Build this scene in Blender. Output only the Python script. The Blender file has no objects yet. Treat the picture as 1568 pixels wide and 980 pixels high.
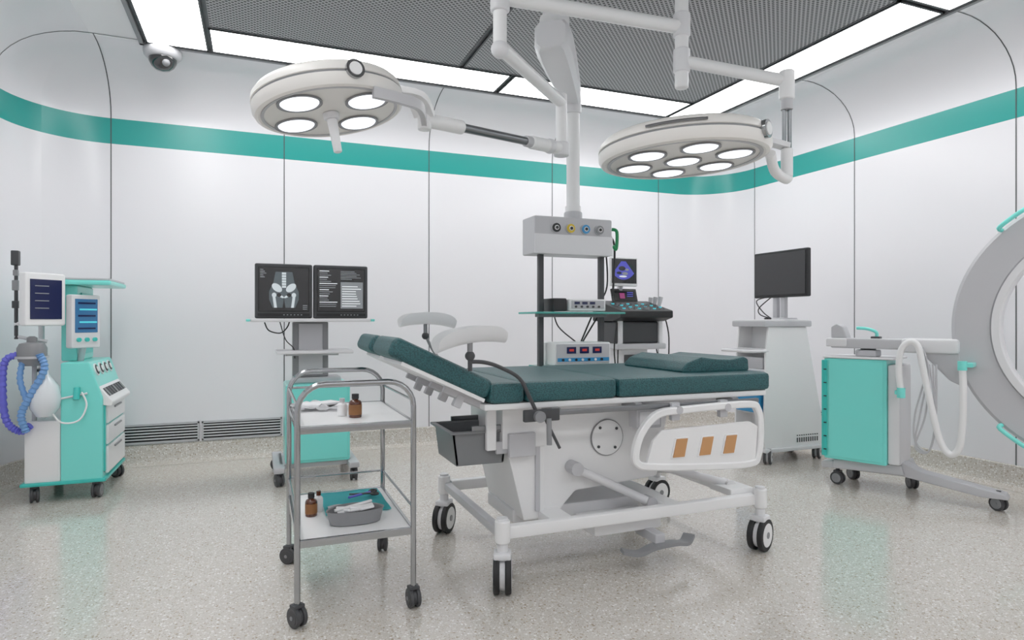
import bpy, bmesh, math, random
from mathutils import Vector, Matrix, Euler
random.seed(4)
D=bpy.data; SC=bpy.context.scene; COL=SC.collection
pi=math.pi
# ------------------------------------------------------------ materials
def lin(h):
    h=h.lstrip('#'); c=[int(h[i:i+2],16)/255 for i in (0,2,4)]
    return [x/12.92 if x<=.04045 else ((x+.055)/1.055)**2.4 for x in c]+[1]
def mat(name,col,rough=.4,metal=0,emit=0,bump=0,bscale=40,coat=0,trans=0,vary=.006,ecol=None):
    m=D.materials.new(name); m.use_nodes=True; n=m.node_tree; N=n.nodes; L=n.links
    b=N['Principled BSDF']; c=lin(col)
    tc=N.new('ShaderNodeTexCoord'); nz=N.new('ShaderNodeTexNoise'); nz.inputs['Scale'].default_value=bscale
    L.new(tc.outputs['Object'],nz.inputs['Vector'])
    mr=N.new('ShaderNodeMapRange'); mr.inputs['To Min'].default_value=max(0,rough-vary); mr.inputs['To Max'].default_value=min(1,rough+vary)
    L.new(nz.outputs['Fac'],mr.inputs['Value']); L.new(mr.outputs['Result'],b.inputs['Roughness'])
    b.inputs['Base Color'].default_value=c; b.inputs['Metallic'].default_value=metal
    b.inputs['Coat Weight'].default_value=coat; b.inputs['Transmission Weight'].default_value=trans
    if emit:
        b.inputs['Emission Color'].default_value=lin(ecol) if ecol else c; b.inputs['Emission Strength'].default_value=emit
    if bump:
        bp=N.new('ShaderNodeBump'); bp.inputs['Strength'].default_value=bump; bp.inputs['Distance'].default_value=.002
        L.new(nz.outputs['Fac'],bp.inputs['Height']); L.new(bp.outputs['Normal'],b.inputs['Normal'])
    return m
WALL=mat('wall_panel_white','#F1F0F4',.22,vary=.03,bscale=3)
CEILW=mat('ceiling_white','#F0F0F2',.4)
TEAL=mat('stripe_teal','#24A199',.28)
SEAM=mat('seam_grey','#4C4F51',.6)
WHITE=mat('plastic_white','#F1F1F2',.35)
WHITE2=mat('paint_offwhite','#E4E4E7',.38)
IVORY=mat('lamp_housing_ivory','#EEEBE7',.35)
LGREY=mat('plastic_lightgrey','#C2C2C6',.4)
MGREY=mat('plastic_midgrey','#86878A',.4)
SGREY=mat('basin_grey','#7A7C7F',.35)
DGREY=mat('plastic_darkgrey','#3C3D40',.45)
BLACK=mat('plastic_black','#111214',.4)
RUB=mat('rubber_black','#191A1C',.6)
CYAN=mat('equipment_cyan','#7AEAE0',.28,coat=.3)
CYAND=mat('equipment_cyan_deep','#3CC6BD',.3)
STEEL=mat('stainless_steel','#A8AAAC',.14,metal=1)
STEELD=mat('brushed_steel','#85878A',.28,metal=1)
GLASST=mat('glass_teal','#5CC9BE',.15,trans=.3)
TAN=mat('insert_tan','#C99360',.4)
BROWN=mat('amber_glass','#52240C',.12,coat=.5)
PAPER=mat('paper_cloth','#F4F4F6',.8,bump=.3)
TCLOTH=mat('cloth_teal','#58D6DC',.8,bump=.3)
BLUE=mat('plastic_blue','#3490C8',.35)
BLUEV=mat('hose_violet','#696ADA',.4)
BLUEL=mat('hose_blue','#6F9ED6',.35)
YEL=mat('outlet_yellow','#D9B92A',.4)
RED=mat('led_red','#B8302A',.4,emit=.25)
GREEN=mat('green_clip','#0E8A50',.4)
SCR=mat('screen_dark','#08090C',.12,coat=.5)
SCRG=mat('screen_grey','#232427',.15,coat=.4)
SNAVY=mat('screen_navy','#1A2044',.15,emit=.2)
SBLUE=mat('screen_blue','#346692',.15,emit=.25)
GLOWW=mat('screen_white','#D8DCE0',.3,emit=.5)
GLOWG=mat('screen_grey_glow','#7E8286',.3,emit=.35)
GLOWC=mat('screen_cyan_glow','#50C8D8',.3,emit=.4)
GLOWP=mat('screen_violet_glow','#4446A4',.3,emit=.55,bump=.2)
LIGHT=mat('ceiling_light_diffuser','#FFFFFF',.5,emit=6.6)
LENS=mat('lamp_lens','#F4F8FF',.3,emit=1.1)
DOME=mat('smoked_dome','#161719',.08,coat=1)

def leather():
    m=mat('leather_teal','#1F6563',.45); n=m.node_tree; N=n.nodes; L=n.links; b=N['Principled BSDF']
    tc=N.new('ShaderNodeTexCoord'); v=N.new('ShaderNodeTexVoronoi'); v.inputs['Scale'].default_value=150
    L.new(tc.outputs['Object'],v.inputs['Vector'])
    r=N.new('ShaderNodeValToRGB'); r.color_ramp.elements[0].color=lin('#2E6A6E'); r.color_ramp.elements[1].color=lin('#174247'); r.color_ramp.elements[1].position=.75
    L.new(v.outputs['Distance'],r.inputs['Fac']); L.new(r.outputs['Color'],b.inputs['Base Color'])
    bp=N.new('ShaderNodeBump'); bp.inputs['Strength'].default_value=.5; bp.inputs['Distance'].default_value=.002; bp.invert=True
    L.new(v.outputs['Distance'],bp.inputs['Height']); L.new(bp.outputs['Normal'],b.inputs['Normal'])
    return m
LEATH=leather()
def terrazzo(name,rough,coat=0):
    m=mat(name,'#C8C3BB',rough,coat=coat); n=m.node_tree; N=n.nodes; L=n.links; b=N['Principled BSDF']
    b.inputs['Coat Roughness'].default_value=.1
    tc=N.new('ShaderNodeTexCoord'); cur=None
    base=N.new('ShaderNodeRGB'); base.outputs[0].default_value=lin('#CCC6BE'); cur=base.outputs[0]
    for sc,th,cols in ((75,.42,('#DCD8D2','#EFEDEA','#A69884','#C8BDAD')),(150,.4,('#D2CDC5','#E8E5E1','#9A8D7B','#BFB7AA'))):
        v=N.new('ShaderNodeTexVoronoi'); v.inputs['Scale'].default_value=sc
        L.new(tc.outputs['Object'],v.inputs['Vector'])
        sp=N.new('ShaderNodeSeparateColor'); L.new(v.outputs['Color'],sp.inputs['Color'])
        r=N.new('ShaderNodeValToRGB'); r.color_ramp.interpolation='CONSTANT'
        e=r.color_ramp.elements; e[0].color=lin(cols[0]); e[1].position=.35; e[1].color=lin(cols[1])
        x=e.new(.62); x.color=lin(cols[2]); x=e.new(.8); x.color=lin(cols[3])
        L.new(sp.outputs[0],r.inputs['Fac'])
        lt=N.new('ShaderNodeMath'); lt.operation='LESS_THAN'; lt.inputs[1].default_value=th
        L.new(v.outputs['Distance'],lt.inputs[0])
        g=N.new('ShaderNodeMath'); g.operation='GREATER_THAN'; g.inputs[1].default_value=.3; L.new(sp.outputs[1],g.inputs[0])
        mu=N.new('ShaderNodeMath'); mu.operation='MULTIPLY'; L.new(lt.outputs[0],mu.inputs[0]); L.new(g.outputs[0],mu.inputs[1])
        mx=N.new('ShaderNodeMix'); mx.data_type='RGBA'
        L.new(mu.outputs[0],mx.inputs[0]); L.new(cur,mx.inputs[6]); L.new(r.outputs['Color'],mx.inputs[7]); cur=mx.outputs[2]
    L.new(cur,b.inputs['Base Color'])
    return m
FLOOR=terrazzo('terrazzo_vinyl_floor',.17,.45)
BASE=terrazzo('terrazzo_skirting',.35)
def perforated():
    m=mat('perforated_metal','#A8A8AA',.45); n=m.node_tree; N=n.nodes; L=n.links; b=N['Principled BSDF']
    tc=N.new('ShaderNodeTexCoord'); v=N.new('ShaderNodeTexVoronoi'); v.voronoi_dimensions='2D'; v.inputs['Scale'].default_value=36; v.inputs['Randomness'].default_value=0
    mp=N.new('ShaderNodeMapping'); mp.inputs['Rotation'].default_value=(0,0,pi/4)
    L.new(tc.outputs['Object'],mp.inputs['Vector']); L.new(mp.outputs['Vector'],v.inputs['Vector'])
    r=N.new('ShaderNodeValToRGB'); e=r.color_ramp.elements; e[0].position=.32; e[0].color=lin('#242527'); e[1].position=.37; e[1].color=lin('#ACACAE')
    L.new(v.outputs['Distance'],r.inputs['Fac']); L.new(r.outputs['Color'],b.inputs['Base Color'])
    return m
PERF=perforated()

# ------------------------------------------------------------ builders
class Part:
    def __init__(s,o,name): s.o=o; s.name=name; s.bm=bmesh.new(); s.mats=[]
    def __enter__(s): return s
    def __exit__(s,*a):
        if a[0]: return False
        me=D.meshes.new(s.name)
        if s.o.world: s.bm.transform(s.o.M.inverted())
        bmesh.ops.recalc_face_normals(s.bm,faces=s.bm.faces)
        s.bm.to_mesh(me); s.bm.free()
        for m in s.mats: me.materials.append(m)
        me.polygons.foreach_set('use_smooth',[True]*len(me.polygons))
        me.set_sharp_from_angle(angle=math.radians(38))
        ob=D.objects.new(s.name,me); COL.objects.link(ob)
        ob.parent=s.o.e
        w=ob.modifiers.new('wn','WEIGHTED_NORMAL'); w.keep_sharp=True
        return False
    def add(s,tb,m,M=None):
        if m not in s.mats: s.mats.append(m)
        i=s.mats.index(m)
        for f in tb.faces: f.material_index=i
        if M is not None: tb.transform(M)
        me=D.meshes.new('t'); tb.to_mesh(me); tb.free(); s.bm.from_mesh(me); D.meshes.remove(me)
    def box(s,c,size,m,bev=0,rot=(0,0,0),seg=2):
        tb=bmesh.new(); bmesh.ops.create_cube(tb,size=1)
        bmesh.ops.scale(tb,vec=Vector(size),verts=tb.verts)
        if bev>0:
            bev=min(bev,min(size)*.48); bmesh.ops.bevel(tb,geom=list(tb.edges),offset=bev,segments=seg,profile=.5,affect='EDGES')
        s.add(tb,m,Matrix.Translation(c)@Euler(rot).to_matrix().to_4x4())
    def bx(s,x0,x1,y0,y1,z0,z1,m,bev=0):
        s.box(((x0+x1)/2,(y0+y1)/2,(z0+z1)/2),(abs(x1-x0),abs(y1-y0),abs(z1-z0)),m,bev)
    def cyl(s,p0,p1,r,m,r2=None,seg=24,bev=0):
        p0=Vector(p0);p1=Vector(p1);d=p1-p0
        tb=bmesh.new(); bmesh.ops.create_cone(tb,cap_ends=True,segments=seg,radius1=r,radius2=r if r2 is None else r2,depth=d.length)
        if bev>0:
            ed=[e for e in tb.edges if abs(e.verts[0].co.z-e.verts[1].co.z)<1e-5]
            bmesh.ops.bevel(tb,geom=ed,offset=bev,segments=3,profile=.5,affect='EDGES')
        s.add(tb,m,Matrix.Translation((p0+p1)/2)@d.to_track_quat('Z','Y').to_matrix().to_4x4())
    def sph(s,c,r,m,sc=(1,1,1),seg=20):
        tb=bmesh.new(); bmesh.ops.create_uvsphere(tb,u_segments=seg,v_segments=seg//2,radius=r)
        s.add(tb,m,Matrix.Translation(c)@Matrix.Diagonal((*sc,1)))
    def lathe(s,prof,m,M,seg=40):
        tb=bmesh.new(); rings=[]
        for (r,z) in prof:
            if r<1e-6: rings.append([tb.verts.new((0,0,z))])
            else: rings.append([tb.verts.new((r*math.cos(2*pi*k/seg),r*math.sin(2*pi*k/seg),z)) for k in range(seg)])
        for a,b in zip(rings,rings[1:]):
            for k in range(seg):
                k2=(k+1)%seg
                q=[a[k%len(a)],a[k2%len(a)],b[k2%len(b)],b[k%len(b)]]
                u=[]
                for v in q:
                    if v not in u: u.append(v)
                if len(u)>2: tb.faces.new(u)
        s.add(tb,m,M if isinstance(M,Matrix) else Matrix.Translation(M))
    def tube(s,pts,r,m,seg=12,smooth=0,closed=False,sec=None,up=None,rad=None):
        pts=[Vector(p) for p in pts]
        if smooth:
            n=len(pts); out=[]
            rng=range(n if closed else n-1)
            for i in rng:
                if closed: p=[pts[(i+k)%n] for k in (-1,0,1,2)]
                else: p=[pts[max(0,i-1)],pts[i],pts[i+1],pts[min(n-1,i+2)]]
                for k in range(smooth):
                    t=k/smooth
                    out.append(.5*((2*p[1])+(-p[0]+p[2])*t+(2*p[0]-5*p[1]+4*p[2]-p[3])*t*t+(-p[0]+3*p[1]-3*p[2]+p[3])*t**3))
            if not closed: out.append(pts[-1])
            pts=out
        n=len(pts); T=[]
        for i in range(n):
            if closed: t=pts[(i+1)%n]-pts[i-1]
            else: t=pts[min(n-1,i+1)]-pts[max(0,i-1)]
            T.append(t.normalized())
        if sec is None: sec=[(r*math.cos(2*pi*k/seg),r*math.sin(2*pi*k/seg)) for k in range(seg)]
        if up is None:
            a=Vector((0,0,1)) if abs(T[0].z)<.9 else Vector((0,1,0))
        else: a=Vector(up)
        nrm=(a-T[0]*a.dot(T[0])).normalized()
        tb=bmesh.new(); rings=[]
        for i in range(n):
            if up is not None: nrm=Vector(up)
            nrm=(nrm-T[i]*nrm.dot(T[i])).normalized(); b=T[i].cross(nrm)
            f=rad(i) if rad else 1
            rings.append([tb.verts.new(pts[i]+(b*x+nrm*y)*f) for x,y in sec])
        k=len(sec)
        for i in range(n if closed else n-1):
            A=rings[i];B=rings[(i+1)%n]
            for j in range(k): tb.faces.new((A[j],A[(j+1)%k],B[(j+1)%k],B[j]))
        if not closed:
            tb.faces.new(rings[0][::-1]); tb.faces.new(rings[-1])
        s.add(tb,m)
    def prism(s,poly,a,b,m,plane='XZ',bev=0):
        f={'XZ':lambda p,t:(p[0],t,p[1]),'YZ':lambda p,t:(t,p[0],p[1]),'XY':lambda p,t:(p[0],p[1],t)}[plane]
        tb=bmesh.new(); A=[tb.verts.new(f(p,a)) for p in poly]; B=[tb.verts.new(f(p,b)) for p in poly]
        tb.faces.new(A); tb.faces.new(B[::-1]); n=len(poly)
        for i in range(n): tb.faces.new((A[i],B[i],B[(i+1)%n],A[(i+1)%n]))
        bmesh.ops.recalc_face_normals(tb,faces=tb.faces)
        if bev>0: bmesh.ops.bevel(tb,geom=list(tb.edges),offset=bev,segments=2,profile=.5,affect='EDGES')
        s.add(tb,m)
    def grid(s,fn,nu,nv,m,thick=0,M=None):
        tb=bmesh.new(); g=[[tb.verts.new(fn(i/nu,j/nv)) for j in range(nv+1)] for i in range(nu+1)]
        for i in range(nu):
            for j in range(nv): tb.faces.new((g[i][j],g[i+1][j],g[i+1][j+1],g[i][j+1]))
        if thick: bmesh.ops.solidify(tb,geom=list(tb.faces),thickness=thick)
        s.add(tb,m,M)
    def caster(s,x,y,r,w,yaw,top,tire=RUB,hub=WHITE,hood=LGREY,stem=.014,dbl=True):
        a=Vector((math.cos(yaw),math.sin(yaw),0)); c=Vector((x,y,r))
        offs=(-.32,.32) if dbl else (0,)
        for o in offs:
            t=w*(.34 if dbl else .6)
            s.cyl(c+a*(o*w-t/2),c+a*(o*w+t/2),r,tire,seg=28,bev=t*.25)
            s.cyl(c+a*(o*w-t/2-.002),c+a*(o*w+t/2+.002),r*.72,hub,seg=24,bev=.002)
            s.cyl(c+a*(o*w-t/2-.005),c+a*(o*w+t/2+.005),r*.2,MGREY,seg=12)
        if dbl: s.cyl(c-a*w*.14,c+a*w*.14,r*.8,hood,seg=20)
        s.box((x,y,r*1.95+.004),(w*.95,r*1.0,r*.35),hood,r*.1,(0,0,yaw))
        s.cyl((x,y,r*1.5),(x,y,top),stem,hood,seg=16)
class Obj:
    def __init__(s,name,loc=(0,0,0),rz=0,world=True):
        s.e=D.objects.new(name,None); COL.objects.link(s.e); s.e.empty_display_size=.1
        s.M=Matrix.Translation(loc)@Matrix.Rotation(rz,4,'Z'); s.e.matrix_world=s.M; s.world=world
    def part(s,name): return Part(s,name)
def simple(name,fn,wn=True):
    class O: world=False; e=None; M=Matrix()
    p=Part(O,name); fn(p); p.__exit__(None)

# ------------------------------------------------------------ room
X0,X1,Y0,Y1=-1.78,5.22,-1.6,6.26; R=.62; H=3.42
NC=16
def foot(s,z):
    out=[]
    r=max(R-s,.001)
    for (cx,cy,a0) in ((X0+R,Y1-R,pi),(X1-R,Y1-R,pi/2),(X1-R,Y0+R,0),(X0+R,Y0+R,-pi/2)):
        for k in range(NC+1):
            a=a0-(pi/2)*k/NC
            out.append((cx+r*math.cos(a),cy+r*math.sin(a),z))
    return out
def sidx(side):
    n=4*(NC+1); h=NC//2
    st={'back':h,'right':h+NC+1,'front':h+2*(NC+1),'left':h+3*(NC+1)}[side]
    return [(st+k)%n for k in range(NC+2)]
cove=[(.6*(1-math.cos(t*pi/20)),2.99+.43*math.sin(t*pi/20)) for t in range(1,11)]
wallprof=[(0,0),(0,2.748),(0,2.965),(0,2.99)]+cove
baseprof=[(.10,.001),(.06,.006),(.03,.025),(.014,.06),(.012,.165),(.001,.172)]
def sweep(name,prof,side,matf):
    bm=bmesh.new(); idx=sidx(side); rows=[]
    for s,z in prof:
        F=foot(s,z); rows.append([bm.verts.new(F[i]) for i in idx])
    mats=[]
    for k in range(len(prof)-1):
        m=matf(k)
        if m not in mats: mats.append(m)
        for i in range(len(idx)-1):
            try:
                f=bm.faces.new((rows[k][i],rows[k][i+1],rows[k+1][i+1],rows[k+1][i])); f.material_index=mats.index(m); f.smooth=True
            except ValueError: pass
    me=D.meshes.new(name); bm.to_mesh(me); bm.free()
    for m in mats: me.materials.append(m)
    me.set_sharp_from_angle(angle=math.radians(30))
    COL.objects.link(D.objects.new(name,me))
for sd in ('back','right','front','left'):
    sweep('wall_'+sd,wallprof,sd,lambda k: TEAL if k==1 else WALL)
    sweep('baseboard_'+sd,baseprof,sd,lambda k: BASE)
simple('floor',lambda p:p.bx(X0-.05,X1+.05,Y0-.05,Y1+.05,-.1,0,FLOOR))
simple('ceiling',lambda p:p.bx(X0+.55,X1-.55,Y0+.55,Y1-.55,H,H+.05,CEILW))
FX0,FX1,FY0,FY1=-.80,4.46,-.94,5.60
full=[(0,.17),(0,2.99)]+cove+[(.66,3.42)]
def seam_trim(name,items):
    bm=bmesh.new()
    for side,c in items:
        w=.004; prev=None; last=(.64 if side in('back','front') else (.96 if side=='left' else .74))
        for s,z in full[:-1]+[(last,H)]:
            s2=s+.002; z2=z-(.002 if s>.3 else 0)
            if side=='back': P=[(c-w,Y1-s2,z2),(c+w,Y1-s2,z2)]
            if side=='front': P=[(c-w,Y0+s2,z2),(c+w,Y0+s2,z2)]
            if side=='left': P=[(X0+s2,c-w,z2),(X0+s2,c+w,z2)]
            if side=='right': P=[(X1-s2,c-w,z2),(X1-s2,c+w,z2)]
            cur=[bm.verts.new(q) for q in P]
            if prev: bm.faces.new((prev[0],prev[1],cur[1],cur[0]))
            prev=cur
    me=D.meshes.new(name); bm.to_mesh(me); bm.free(); me.materials.append(SEAM); COL.objects.link(D.objects.new(name,me))
xs=(-1.155,.23,1.61,2.99,4.37)
seam_trim('trim_1',[('back',x) for x in xs])
seam_trim('trim_2',[('right',y) for y in (5.62,4.33,2.96,1.57,.2,-.95)])
seam_trim('trim_3',[('left',y) for y in (5.62,4.33,2.96,1.57,.2,-.95)])
seam_trim('trim_4',[('front',x) for x in xs])
def frame(p):
    p.bx(FX0-.035,FX1+.035,FY0-.035,FY1+.035,H-.010,H,DGREY)
    p.bx(FX0-.05,FX1+.05,FY1+.02,FY1+.05,H-.03,H,MGREY); p.bx(FX0-.05,FX0-.02,FY0,FY1+.05,H-.03,H,MGREY); p.bx(FX1+.02,FX1+.05,FY0,FY1+.05,H-.03,H,MGREY)
simple('trim_5',frame)
def panel(x0,x1,y0,y1,m,name):
    def f(p):
        p.bx(x0+.014,x1-.014,y0+.014,y1-.014,H-.022,H-.010,m)
        for a in ((x0,x1,y0,y0+.014),(x0,x1,y1-.014,y1),(x0,x0+.014,y0,y1),(x1-.014,x1,y0,y1)):
            p.bx(*a,H-.026,H-.010,DGREY)
    simple(name,f)
XI0,XI1=-.34,4.00; YI0,YI1=-.48,5.14
for y0,y1 in ((FY0,.98),(1.0,2.95),(2.98,FY1)):
    panel(FX0,XI0-.02,y0,y1,LIGHT,'ceiling_light_panel'); panel(XI1+.02,FX1,y0,y1,LIGHT,'ceiling_light_panel')
for x0,x1 in ((XI0,2.07),(2.10,XI1)):
    panel(x0,x1,YI1+.02,FY1,LIGHT,'ceiling_light_panel'); panel(x0,x1,FY0,YI0-.02,LIGHT,'ceiling_light_panel')
for x0,x1 in ((XI0,1.59),(1.62,XI1)):
    for y0,y1 in ((YI0,.98),(1.0,2.95),(2.98,YI1)):
        panel(x0,x1,y0,y1,PERF,'perforated_ceiling_panel')
def vent(axis,a0,a1,w):
    def f(p):
        z0,z1=.182,.348
        def b(u0,u1,d0,d1,za,zb,m):
            if axis=='back': p.bx(u0,u1,Y1-d1,Y1-d0,za,zb,m)
            else: p.bx(X1-d1,X1-d0,u0,u1,za,zb,m)
        b(a0,a1,0,.004,z0,z1,BLACK)
        b(a0,a1,0,.018,z1-.014,z1,LGREY); b(a0,a1,0,.018,z0,z0+.014,LGREY)
        b(a0,a0+.014,0,.018,z0,z1,LGREY); b(a1-.014,a1,0,.018,z0,z1,LGREY)
        for k in range(5):
            z=z0+.031+k*.025; b(a0+.012,a1-.012,.003,.014,z,z+.009,WHITE2)
    simple('wall_vent_grille',f)
vent('back',-1.14,-.48,0); vent('back',-.46,.21,0); vent('right',4.36,5.0,0); vent('right',5.01,5.6,0)
o=Obj('dome_security_camera',(-.70,5.715,H-.030),world=False)
with o.part('housing') as p:
    p.lathe([(0,.03),(.12,.03),(.14,0),(.14,-.015),(.135,-.04),(.118,-.06),(.1,-.065),(0,-.065)],LGREY,Matrix())
with o.part('dome') as p:
    p.lathe([(.102,-.06),(.1,-.09),(.08,-.125),(.048,-.15),(0,-.16)],DOME,Matrix()); p.sph((.03,-.07,-.11),.03,MGREY)

# ------------------------------------------------------------ operating table
o=Obj('gynecological_operating_table',(1.8,3.15,0))
YA,YB=2.68,3.63
with o.part('mattress_back') as p:
    p.bx(1.642,2.60,YA,YB,.868,.965,LEATH,.022)
with o.part('mattress_seat') as p:
    p.bx(.97,1.143,YA,YB,.868,.965,LEATH,.022); p.bx(1.147,1.634,YA,YB,.868,.965,LEATH,.022)
th=math.radians(25.3)
for nm,y0,y1 in (('leg_cushion_near',YA,3.11),('leg_cushion_far',3.2,YB)):
    with o.part(nm) as p:
        p.box((.752,(y0+y1)/2,1.036),(.50,y1-y0,.092),LEATH,.03,(0,th,0),4)
        p.box((.755-.427*.055+.03,(y0+y1)/2,1.036-.904*.055-.012),(.42,y1-y0-.03,.018),WHITE,.004,(0,th,0))
        p.cyl((.98,(y0+y1)/2-.1,.86),(.98,(y0+y1)/2+.1,.86),.03,LGREY)
        for q in (-.12,.12):
            p.box((.89,(y0+y1)/2+q,.89),(.24,.03,.035),LGREY,.006,(0,th,0))
            p.box((.85,(y0+y1)/2+q,.88),(.04,.04,.06),LGREY,.006,(0,th,0))
with o.part('pillow') as p:
    prof=[(2.13,.962),(2.13,.985),(2.17,1.02),(2.26,1.048),(2.36,1.035),(2.47,1.03),(2.55,1.045),(2.585,1.03),(2.59,.962)]
    p.prism(prof,2.83,3.42,LEATH,'XZ',.012)
with o.part('frame') as p:
    p.bx(.95,2.585,2.695,3.615,.838,.868,WHITE,.008)
    p.bx(1.15,2.50,2.66,2.68,.805,.83,STEELD,.004); p.bx(1.15,2.50,3.63,3.65,.805,.83,STEELD,.004)
    for x in (1.3,1.75,2.35): p.bx(x-.02,x+.02,2.67,3.64,.81,.84,MGREY,.004)
    p.bx(1.25,2.45,2.8,3.5,.79,.84,WHITE2,.01)
    p.bx(1.77,1.92,2.72,2.80,.70,.80,LGREY,.008); p.bx(1.785,1.905,2.712,2.722,.715,.785,WHITE2,.006)
with o.part('housing') as p:
    p.prism([(1.30,.80),(1.30,.27),(1.40,.25),(1.52,.37),(2.02,.40),(2.10,.80)],2.90,3.42,WHITE,'XZ',.015)
    p.bx(1.10,1.335,2.86,3.36,.62,.82,WHITE,.01)
    p.prism([(1.12,.66),(1.335,.66),(1.335,.255),(1.22,.255)],2.88,3.38,WHITE,'XZ',.01)
    p.bx(1.28,1.305,2.868,2.89,.30,.80,LGREY,.003)
    c=Vector((1.70,2.897,.635))
    p.cyl(c,c+Vector((0,-.006,0)),.096,MGREY,seg=48); p.cyl(c,c+Vector((0,-.009,0)),.091,WHITE,seg=48)
    for a in range(4):
        q=c+Vector((.07*math.cos(a*pi/2+.7),-.009,.07*math.sin(a*pi/2+.7))); p.cyl(q,q+Vector((0,-.004,0)),.008,DGREY,seg=10)
with o.part('basin') as p:
    x0,x1,y0,y1=.86,1.14,2.90,3.22
    p.prism([(x0+.02,.555),(x1-.02,.555),(x1,.71),(x0,.71)],y0,y0+.008,SGREY)
    p.prism([(x0+.02,.555),(x1-.02,.555),(x1,.71),(x0,.71)],y1-.008,y1,SGREY)
    p.prism([(x0+.02,.555),(x0+.03,.555),(x0+.01,.71),(x0,.71)],y0,y1,SGREY)
    p.prism([(x1-.03,.555),(x1-.02,.555),(x1,.71),(x1-.01,.71)],y0,y1,SGREY)
    p.bx(x0+.02,x1-.02,y0,y1,.55,.56,SGREY,.003)
    for a in ((x0-.02,x1+.02,y0-.02,y0),(x0-.02,x1+.02,y1,y1+.02),(x0-.02,x0+.005,y0,y1),(x1,x1+.02,y0,y1)): p.bx(*a,.704,.716,SGREY,.003)
    for y in (y0-.012,y1+.012): p.bx(.95,1.3,y-.008,y+.008,.716,.74,STEELD,.003)
    p.bx(1.02,1.07,2.86,2.89,.62,.84,WHITE,.006); p.bx(1.125,1.265,2.83,2.86,.585,.70,LGREY,.006); p.bx(1.07,1.13,2.865,2.885,.60,.66,LGREY,.004)
with o.part('base_frame') as p:
    z=.275
    p.box((1.785,2.715,z),(1.46,.05,.062),WHITE,.012); p.box((1.785,3.605,z),(1.46,.05,.062),WHITE,.012)
    p.box((1.035,3.16,z),(.045,.88,.045),LGREY,.01); p.box((2.53,3.16,z),(.05,.88,.06),WHITE,.012)
    p.bx(1.2,2.1,2.98,3.36,.215,.285,WHITE2,.012); p.bx(1.3,1.42,2.72,3.6,.25,.3,WHITE,.01); p.bx(1.95,2.05,2.72,3.6,.25,.3,WHITE,.01)
    p.bx(1.55,1.95,2.76,2.98,.17,.235,WHITE,.015)
    p.cyl((1.49,2.86,.50),(1.92,2.83,.29),.022,WHITE2); p.cyl((1.49,2.82,.50),(1.49,2.9,.50),.034,LGREY)
    p.cyl((2.05,2.98,.44),(2.46,2.86,.33),.022,WHITE2); p.cyl((1.55,3.05,.45),(2.45,3.3,.31),.02,LGREY)
    p.cyl((1.92,2.80,.29),(1.92,2.87,.29),.03,LGREY); p.cyl((2.46,2.83,.32),(2.46,2.9,.32),.032,WHITE)
    p.bx(2.38,2.54,2.74,2.92,.29,.33,WHITE,.01)
with o.part('casters') as p:
    for x,y,yw in ((1.04,2.705,-.38),(2.535,2.69,-.38-.75),(1.02,3.61,-.38-.3),(2.515,3.62,-.38-1.0)):
        p.caster(x,y,.088,.085,yw,.345,RUB,WHITE,WHITE2,stem=.026); p.cyl((x,y,.23),(x,y,.335),.036,WHITE,bev=.008)
with o.part('foot_pedal') as p:
    p.tube([(1.66,2.68,.115),(1.74,2.66,.10),(1.82,2.65,.125),(1.95,2.66,.125),(2.03,2.68,.11),(2.09,2.72,.13)],.01,MGREY,sec=[(-.03,-.008),(.03,-.008),(.03,.008),(-.03,.008)],smooth=5,up=(0,0,1))
    p.bx(1.84,1.9,2.66,2.85,.13,.18,LGREY,.008)
with o.part('side_rail') as p:
    y=2.628
    p.tube([(1.70,y,.60),(1.735,y,.70),(1.83,y,.785),(2.0,y,.80),(2.38,y,.808),(2.455,y,.78),(2.475,y,.68),(2.46,y,.54),(2.40,y,.495),(2.1,y,.505),(1.8,y,.53),(1.715,y,.55)],.02,WHITE,closed=True,smooth=6,up=(0,1,0),sec=[(-.018,-.012),(-.012,-.017),(.012,-.017),(.018,-.012),(.018,.012),(.012,.017),(-.012,.017),(-.018,.012)])
    p.prism([(1.76,.54),(1.80,.66),(1.85,.705),(2.40,.718),(2.455,.69),(2.44,.52),(2.40,.50)],y-.008,y+.01,WHITE,'XZ',.004)
    for x,z in ((1.955,.615),(2.115,.613),(2.265,.611)):
        p.prism([(x-.055,z-.055),(x+.03,z-.055),(x+.055,z+.05),(x-.028,z+.05)],y-.014,y+.004,WHITE,'XZ',.003)
        p.prism([(x-.045,z-.048),(x+.024,z-.048),(x+.045,z+.043),(x-.022,z+.043)],y-.018,y,TAN,'XZ',.002)
    for x in (1.95,2.25):
        p.box((x,2.655,.79),(.05,.03,.09),LGREY,.006); p.cyl((x,2.61,.80),(x,2.66,.80),.02,LGREY)
def gutter(p,c,ry,L,r):
    M=Matrix.Translation(c)@Euler((0,ry,0)).to_matrix().to_4x4()
    def fn(u,v):
        t=u*2-1; rr=r*(1-.08*t**4); ph=math.radians(84*math.sqrt(max(0,1-.35*abs(t)**8)))*(v*2-1)
        return (t*L/2, rr*math.sin(ph), rr*(1-math.cos(ph))-.022*t*t)
    p.grid(fn,22,16,WHITE,.022,M)
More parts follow.
